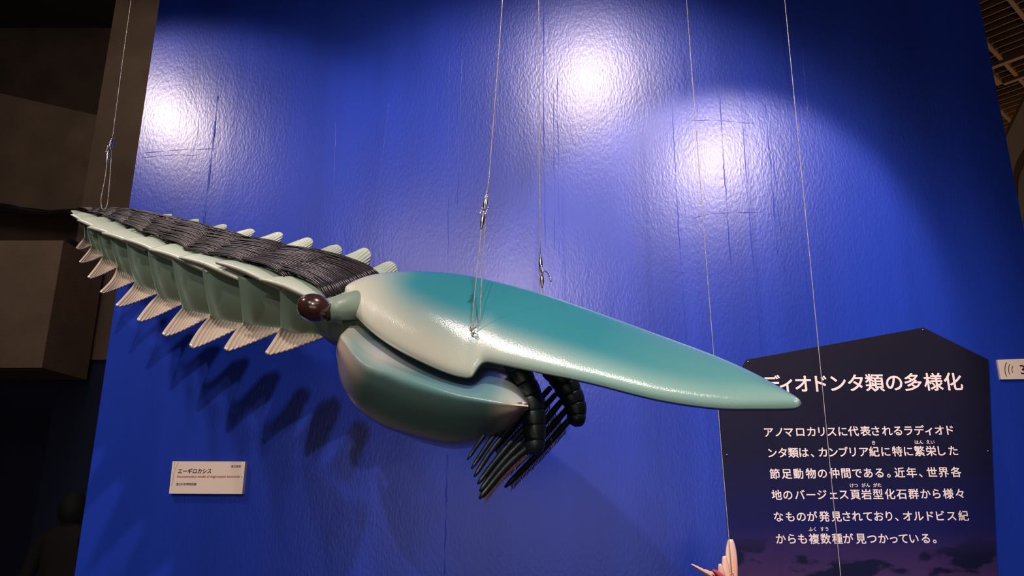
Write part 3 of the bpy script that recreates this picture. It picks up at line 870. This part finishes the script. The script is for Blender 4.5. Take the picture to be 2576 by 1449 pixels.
for c_ in range(3):
    pad = np.pad(cols[..., c_], ((4, 4), (0, 0)), 'edge'); cols[..., c_] = sum(kern[q] * pad[q:q + 90] for q in range(9))
    pad = np.pad(cols[..., c_], ((0, 0), (4, 4)), 'edge'); cols[..., c_] = sum(kern[q] * pad[:, q:q + NU] for q in range(9))
Nn = grid_normals(Gv)
if Nn[..., 1].mean() > 0: Nn = -Nn
Bv = Gv - Nn * .011
v, f = shell(Gv, Bv, flip=True)
cc = np.concatenate([cols.reshape(-1, 3), np.tile(np.array(srgb(84, 74, 64)), (90 * NU, 1))])
obj('side_shield', v, f, M['valve'], root, cols=cc)
Gf = loft(rows, [2.22, 2.30, 2.37, 2.40, 2.40, 2.38, 2.32, 2.24], 60, 40, -.03, 6, -60)
Nn = grid_normals(Gf); Nn = -Nn if Nn[..., 1].mean() < 0 else Nn
v, f = shell(Gf, Gf - Nn * .008); obj('side_shield', v, f, M['valve'], root, cols=np.tile(V_CREAM * .6, (len(v), 1)))
# mouth part core joining the shields
v, f = tube(cr([P(900, 800, 2.26), P(1000, 850, 2.2), P(1150, 890, 2.08), P(1300, 925, 2.0)], 20), np.interp(np.linspace(0, 1, 20), [0, .3, 1], [.05, .085, .06]), 20); obj('head_core', v, f, M['body'], root)


# ------------------------------------------------------------------ frontal appendages
def appendage(path, widths, d, spines, sm):
    d0 = d; start = P(*path[0], d); ap = empty('frontal_appendage', (0, 0, 0)); ap.parent = root
    ap.location = Vector(start.tolist()) - world_loc(root)
    c = cr(path, 100); wid = np.interp(np.linspace(0, 1, 100), np.linspace(0, 1, len(widths)), widths)
    nseg = 7; parts = []
    for s in range(nseg):
        i0, i1 = int(s * 99 / nseg), int((s + 1) * 99 / nseg)
        idx = np.linspace(i0, i1, 9); pts = []; rr = []
        for k, q in enumerate(idx):
            x, y = c[int(q)]; pts.append(P(x, y, d)); t = k / 8
            bulge = .93 + .07 * sin(pi * min(1, .08 + t * 1.0)) ** .5 if s < nseg - 1 else .98 * (1 - t ** 3.5) ** .5 * (.93 + .07 * min(1, t * 4))
            rr.append(max(.05, bulge) * wid[int(q)] / 2 * PX(d))
        v, f = tube(np.array(pts), rr, 20); obj('limb_segment', v, f, M['limb'], ap)
    for (r0, mid, tp_, w0, comb) in spines:
        ddl = d + .0
        pts = cr([P(*r0, ddl), P(*mid, ddl - .02), P(*tp_, ddl - .05)], 16)
        rr = w0 * .68 * PX(d) * np.interp(np.linspace(0, 1, 16), [0, .1, .8, .95, 1], [.9, 1, .9, .7, .35])
        v, f = tube(pts, rr, 8, sx=1, sz=1); sp = obj('spine', v, f, M['limb'], ap)
        if comb:
            ps = []
            for k in np.linspace(2, 14, 46):
                p = pts[int(k)] * (1 - k % 1) + pts[min(15, int(k) + 1)] * (k % 1)
                tdir = pts[-1] - pts[0]; tdir /= np.linalg.norm(tdir)
                out = imgvec(d, 7, 6); out /= np.linalg.norm(out)
                L_ = .012 * random.uniform(.8, 1.15)
                ps.append(tube([p + out * rr[8] * .3, p + out * (rr[8] + L_ * .5) + tdir * .006, p + out * (rr[8] * .9 + L_ * .9) + tdir * .016], [.0018, .0014, .0003], 5))
            v, f = join(ps); o = obj('comb', v, f, M['comb'], ap); o['kind'] = 'stuff'
    return ap


appendage([(1375, 900), (1410, 945), (1432, 985), (1447, 1020), (1450, 1052), (1447, 1074)], [78, 74, 68, 62, 52, 44], 1.97,
          [((1385, 975), (1330, 1035), (1235, 1140), 11, True), ((1398, 992), (1345, 1050), (1238, 1165), 11, True), ((1412, 1010), (1350, 1082), (1242, 1185), 12, True),
           ((1425, 1030), (1365, 1098), (1250, 1200), 12, True), ((1438, 1050), (1365, 1130), (1270, 1226), 12, True)], 1)
appendage([(1290, 900), (1312, 950), (1332, 1000), (1341, 1050), (1344, 1095), (1343, 1146)], [58, 64, 68, 66, 58, 52], 1.84,
          [((1300, 985), (1225, 1085), (1176, 1156), 9, False), ((1310, 1010), (1240, 1100), (1186, 1179), 10, False), ((1320, 1035), (1250, 1115), (1193, 1199), 11, False),
           ((1328, 1065), (1262, 1140), (1202, 1217), 12, False), ((1332, 1092), (1268, 1158), (1207, 1236), 13, True), ((1336, 1118), (1275, 1172), (1206, 1254), 14, True)], 1)

# ------------------------------------------------------------------ suspension cables
def cable(name, label, root_px, d, parts_wire, spindles, rings=(), rivets=(), r=.0015, group='steel suspension cables', extra=None):
    o = empty(name, P(*root_px, d)); tag(o, label, 'cable', group)
    for pts, dd in parts_wire:
        q = cr([P(x, y, dd if np.isscalar(dd) else dd[k]) for k, (x, y) in enumerate(pts)], max(8, 6 * len(pts)))
        v, f = tube(q, r, 8); obj('wire', v, f, M['cable'], o)
    for (a, b, dd, w) in spindles:
        pa, pb = P(*a, dd), P(*b, dd); t = np.linspace(0, 1, 14); path = pa + (pb - pa) * t[:, None]
        rad = w * np.interp(t, [0, .05, .08, .35, .5, .65, .92, .95, 1], [.35, .35, .45, .95, 1, .95, .45, .35, .35]) * PX(dd)
        v, f = tube(path, rad, 14); obj('gripper', v, f, M['steel'], o)
    for (a, b, dd, w) in rivets:
        pa, pb = P(*a, dd), P(*b, dd); fw = np.array([0, -1, 0.])
        v1 = tube(np.linspace(pa, pb, 6), w * PX(dd), 8, sx=1, sz=.35); v2 = ellipsoid(pa + fw * .003, (np.array([.0035, 0, 0]), np.array([0, .0025, 0]), np.array([0, 0, .0035])), 10, 8); v3 = ellipsoid(pb + fw * .003, (np.array([.0035, 0, 0]), np.array([0, .0025, 0]), np.array([0, 0, .0035])), 10, 8)
        obj('link_plate', v1[0], v1[1], M['steel'], o); obj('rivet', *v2, M['steel'], o); obj('rivet', *v3, M['steel'], o)
    for (c, R) in rings:
        v, f = torus(c, (.3, -.6, .1), (0, .2, 1), R, .0018); obj('ring', v, f, M['steel'], o)
    return o


def up(x0, y0, d, k=0):      # a point far up the same sighted straight line, so cables run past the frame
    return x0, y0


# left cable to the tail
c1 = cable('suspension_cable', 'steel cable with gripper holding the tail, before the dark concrete at left', (262, 526), 2.70,
           [([(348, -120), (330, 0), (305, 180), (283, 348)], 2.70), ([(269, 410), (264, 450), (257, 485), (254, 505), (256, 524)], 2.70), ([(256, 524), (262, 527), (268, 520), (272, 500), (277, 440), (281, 378)], 2.70)],
           [((283, 346), (277, 378), 2.70, 4.2), ((273, 378), (268, 412), 2.70, 4.2), ((281, 350), (272, 376), 2.69, 2.5)], rivets=[((272, 369), (268, 383), 2.685, 3)])
# middle cable to the near ring of the shield
rp = on_shield(1193, 838)
dr = float(rp[1] - CAM[1])
c2_ = cable('suspension_cable', 'steel cable with gripper running down to the near ring of the teal shield', (1193, 832), dr,
            [([(1271, -120), (1264, 0), (1246, 245), (1227, 486)], dr), ([(1229, 452), (1227, 470), (1222, 500)], dr + .004), ([(1211, 575), (1205, 640), (1196, 720), (1190, 790), (1188, 808), (1190, 820), (1194, 826)], dr), ([(1194, 826), (1201, 818), (1207, 800), (1210, 740), (1216, 640), (1222, 545)], dr)],
            [((1225, 487), (1217, 530), dr, 6), ((1217, 530), (1211, 577), dr, 6), ((1227, 492), (1221, 528), dr - .004, 3.5)], rivets=[((1228, 524), (1221, 540), dr - .008, 4), ((1213, 526), (1208, 538), dr - .008, 4)],
            rings=[(rp + NS * .006, .009), (rp + NS * .018, .006)])
# cable behind the shield
c3 = cable('suspension_cable', 'steel cable with riveted gripper and short black tail passing down behind the teal shield', (1362, 752), 2.08,
           [([(1354, -120), (1355, 0), (1357, 300), (1359, 642)], 2.08), ([(1357, 672), (1356.5, 700), (1357, 752)], 2.085), ([(1364, 722), (1366, 735), (1366, 752)], 2.08)],
           [((1359, 640), (1361, 684), 2.08, 5.5), ((1363, 684), (1364, 724), 2.08, 5.5)], rivets=[((1362, 670), (1365, 685), 2.065, 5)])
v, f = tube(cr([P(1369, 681, 2.07), P(1377, 686, 2.07), P(1382, 696, 2.07), P(1384, 700, 2.07)], 10), .0013, 6); obj('tail_wire', v, f, M['black'], c3)
v, f = tube(cr([P(1383, 696, 2.07), P(1386, 709, 2.07)], 5), .0022, 6); obj('ferrule', v, f, M['steel'], c3)
# thin cables for models hanging lower down
c4 = cable('suspension_cable', 'thin steel cable dropping past the shield tip to the peach finned model', (1842, 1449), 2.55, [([(1721, -120), (1727, 0), (1760, 440), (1796, 900), (1835, 1370), (1841, 1446)], 2.55)], [], r=.0014)
zf = P(2115, 1449, 2.5)
c5 = empty('suspension_cable', P(2115, 1449, 2.5)); tag(c5, 'thin steel cable crossing in front of the dark text panel', 'cable', 'steel suspension cables')
pA, pB = P(1974, 0, 2.5), P(2115, 1449, 2.5); dirn = (pB - pA) / (pA[2] - pB[2])
v, f = tube(np.linspace(pA - dirn * .5, pB + dirn * (pB[2] - .02), 12), .0015, 8); obj('wire', v, f, M['cable'], c5)
v, f = tube([pB + dirn * (pB[2] - .03), pB + dirn * pB[2]], [.02, .03], 16); obj('floor_anchor', v, f, M['steel'], c5)

# ------------------------------------------------------------------ peach finned model, mostly below the frame
pm = empty('finned_model', P(1840, 1520, 2.55)); tag(pm, 'small peach and pink finned model rising into view at the bottom of the photo', 'animal model')
PE, PT2, RD = np.array(srgb(255, 186, 142)), np.array(srgb(250, 224, 214)), np.array(srgb(226, 96, 112))


def leaf(tip, root_, wpx, d, c0, c1, name='fin', bend=0.0):
    tip, root_ = np.array(tip, float), np.array(root_, float); ax = root_ - tip; L_ = np.linalg.norm(ax); ax /= L_; nn = np.array([-ax[1], ax[0]])
    n, m = 28, 9; G = np.zeros((n, m, 3)); cols = np.zeros((n, m, 3))
    for i in range(n):
        t = i / (n - 1); w = wpx * (sin(pi * min(1, (t * .92) + .02) ** .62)) ** .8 if t < .99 else wpx * .25
        for j in range(m):
            s = (j / (m - 1) * 2 - 1); p = tip + ax * L_ * t + nn * (s * w * .5 + bend * sin(pi * t))
            G[i, j] = P(p[0], p[1], d - .006 * (1 - s * s)); cols[i, j] = c1 * (1 - t) ** 2 + c0 * (1 - (1 - t) ** 2)
    v, f = shell(G, G + np.array([0, .008, 0])); return obj(name, v, f, M['peach'], pm, cols=np.concatenate([cols.reshape(-1, 3)] * 2))


leaf((1838, 1357), (1846, 1560), 30, 2.56, PE, PT2)
leaf((1822, 1399), (1842, 1560), 20, 2.54, PE, PT2); leaf((1811, 1419), (1838, 1560), 18, 2.52, PE, PT2)
leaf((1740, 1420), (1880, 1500), 11, 2.50, PE, PT2); leaf((1772, 1433), (1885, 1502), 11, 2.515, PE, PT2); leaf((1787, 1438), (1880, 1506), 11, 2.53, PE, PT2)
leaf((1794, 1434), (1880, 1505), 16, 2.49, RD, RD, 'red_lobe')
v, f = ellipsoid(P(1862, 1560, 2.54), (imgvec(2.54, 45, 12), imgvec(2.54, -14, 60), imgvec(2.54, 0, 0, .045)), 24, 16); obj('body', v, f, M['peach'], pm, cols=np.tile(PE, (len(v), 1)))
v, f = torus(P(1841, 1447, 2.545), (1, 0, 0), (0, 0, 1), .006, .0012, 14, 6); obj('ring', v, f, M['steel'], pm)

# ------------------------------------------------------------------ black power cables along the beam
bc = empty('power_cable', P(100, 535, 5.9)); tag(bc, 'bundle of black cables slung along the concrete beam at left', 'cable')
for k, (dy, dd) in enumerate([(0, 0), (5, .02), (-5, .03)]):
    pts = [(-420, 505), (-200, 500), (0, 519 + dy), (60, 530 + dy * .6), (110, 534 + dy * .2), (150, 530), (200, 530 + dy * .2), (290, 540), (330, 548)]
    q = cr([P(x, y, 5.45 + dd) for x, y in pts], 60); v, f = tube(q, .012, 8); obj('wire', v, f, M['black'], bc)

# ------------------------------------------------------------------ visitor standing in the dark gap at left
def skin_mesh(name, verts, edges, radii, mt, parent, level=2):
    me = bpy.data.meshes.new(name); me.from_pydata([tuple(v) for v in verts], edges, []); o = bpy.data.objects.new(name, me); COL.objects.link(o)
    md = o.modifiers.new('skin', 'SKIN'); 
    for i, r in enumerate(radii): me.skin_vertices[0].data[i].radius = (r, r * .85) if np.isscalar(r) else r
    me.skin_vertices[0].data[0].use_root = True
    md.use_smooth_shade = True; s = o.modifiers.new('sub', 'SUBSURF'); s.levels = s.render_levels = level
    me.materials.append(mt); o.parent = parent; return o


hd = P(190, 1241, 5.0); H = float(hd[2])       # crown height of the visitor
px_, py_ = float(hd[0]), 5.0
vis = empty('person', (px_, py_, 0)); tag(vis, 'person in dark clothes standing in the dark gap left of the blue wall', 'person')
k = H / 1.68
vb = [(0, 0, .92), (0, 0, 1.08), (0, 0, 1.28), (0, -.01, 1.42), (0, -.02, 1.50),
      (-.10, 0, .90), (-.11, .02, .50), (-.11, .05, .09), (-.12, -.10, .05), (.10, 0, .90), (.11, .02, .50), (.11, .05, .09), (.12, -.10, .05),
      (-.17, 0, 1.37), (-.24, .03, 1.10), (-.22, -.10, .88), (.17, 0, 1.37), (.24, .03, 1.10), (.22, -.10, .88)]
eb = [(0, 1), (1, 2), (2, 3), (3, 4), (0, 5), (5, 6), (6, 7), (7, 8), (0, 9), (9, 10), (10, 11), (11, 12), (3, 13), (13, 14), (14, 15), (3, 16), (16, 17), (17, 18)]
rb = [(.17, .12), (.15, .11), (.18, .12), (.12, .09), (.055, .055), .09, .065, .05, .045, .09, .065, .05, .045, .075, .05, .038, .075, .05, .038]
skin_mesh('body', [(a * k, b * k, c * k) for a, b, c in vb], eb, [tuple(x * k for x in r) if not np.isscalar(r) else r * k for r in rb], M['dark_cloth'], vis)
hc = np.array([px_, py_ - .02, H - .125 * k])
hh = ellipsoid(hc, (np.array([.075, 0, 0]) * k, np.array([0, .095, 0]) * k, np.array([0, 0, .12]) * k), 24, 18)
hv = hh[0].copy(); dlt = hv - hc
fr_ = dlt[:, 1] < 0; lo = dlt[:, 2] < -.03; hv[lo, 0] = hc[0] + dlt[lo, 0] * .88
nose = (np.abs(dlt[:, 0]) < .02) & (np.abs(dlt[:, 2] + .01) < .03) & fr_; hv[nose, 1] -= .018
obj('face', hv, hh[1], M['dskin'], vis)
ha = ellipsoid(hc + np.array([0, .02, .022]), (np.array([.09, 0, 0]) * k, np.array([0, .10, 0]) * k, np.array([0, 0, .115]) * k), 24, 18); obj('hair', ha[0], ha[1], M['dark_hair'], vis)
for s in (-1, 1):
    e_ = ellipsoid(hc + np.array([s * .03, -.088, .0]) * k, (np.array([.012, 0, 0]), np.array([0, .006, 0]), np.array([0, 0, .006])), 10, 8); obj('eye', e_[0], e_[1], M['black'], vis)
    hb = [(0, 0, 0), (0, -.03, -.05), (0, -.04, -.09)]
    base = np.array([s * .22, -.10, .86]) * k
    fp = [base, base + [0, -.01, -.06]]
    vv = [tuple(fp[0]), tuple(fp[1])]; ee = [(0, 1)]; rr = [.026, .034]
    for q in range(4):
        a0 = fp[1] + np.array([s * .0, -.03 + q * .02, -.03]); b0_ = a0 + [0, -.004, -.035]; c0_ = b0_ + [-s * .012, -.002, -.028]
        n0 = len(vv); vv += [tuple(a0), tuple(b0_), tuple(c0_)]; ee += [(1, n0), (n0, n0 + 1), (n0 + 1, n0 + 2)]; rr += [.010, .009, .007]
    n0 = len(vv); vv += [tuple(fp[0] + [-s * .02, -.035, -.03]), tuple(fp[0] + [-s * .025, -.05, -.065])]; ee += [(0, n0), (n0, n0 + 1)]; rr += [.012, .009]
    skin_mesh('hand', vv, ee, rr, M['dskin'], vis, 1)
vis.rotation_euler = (0, 0, pi)
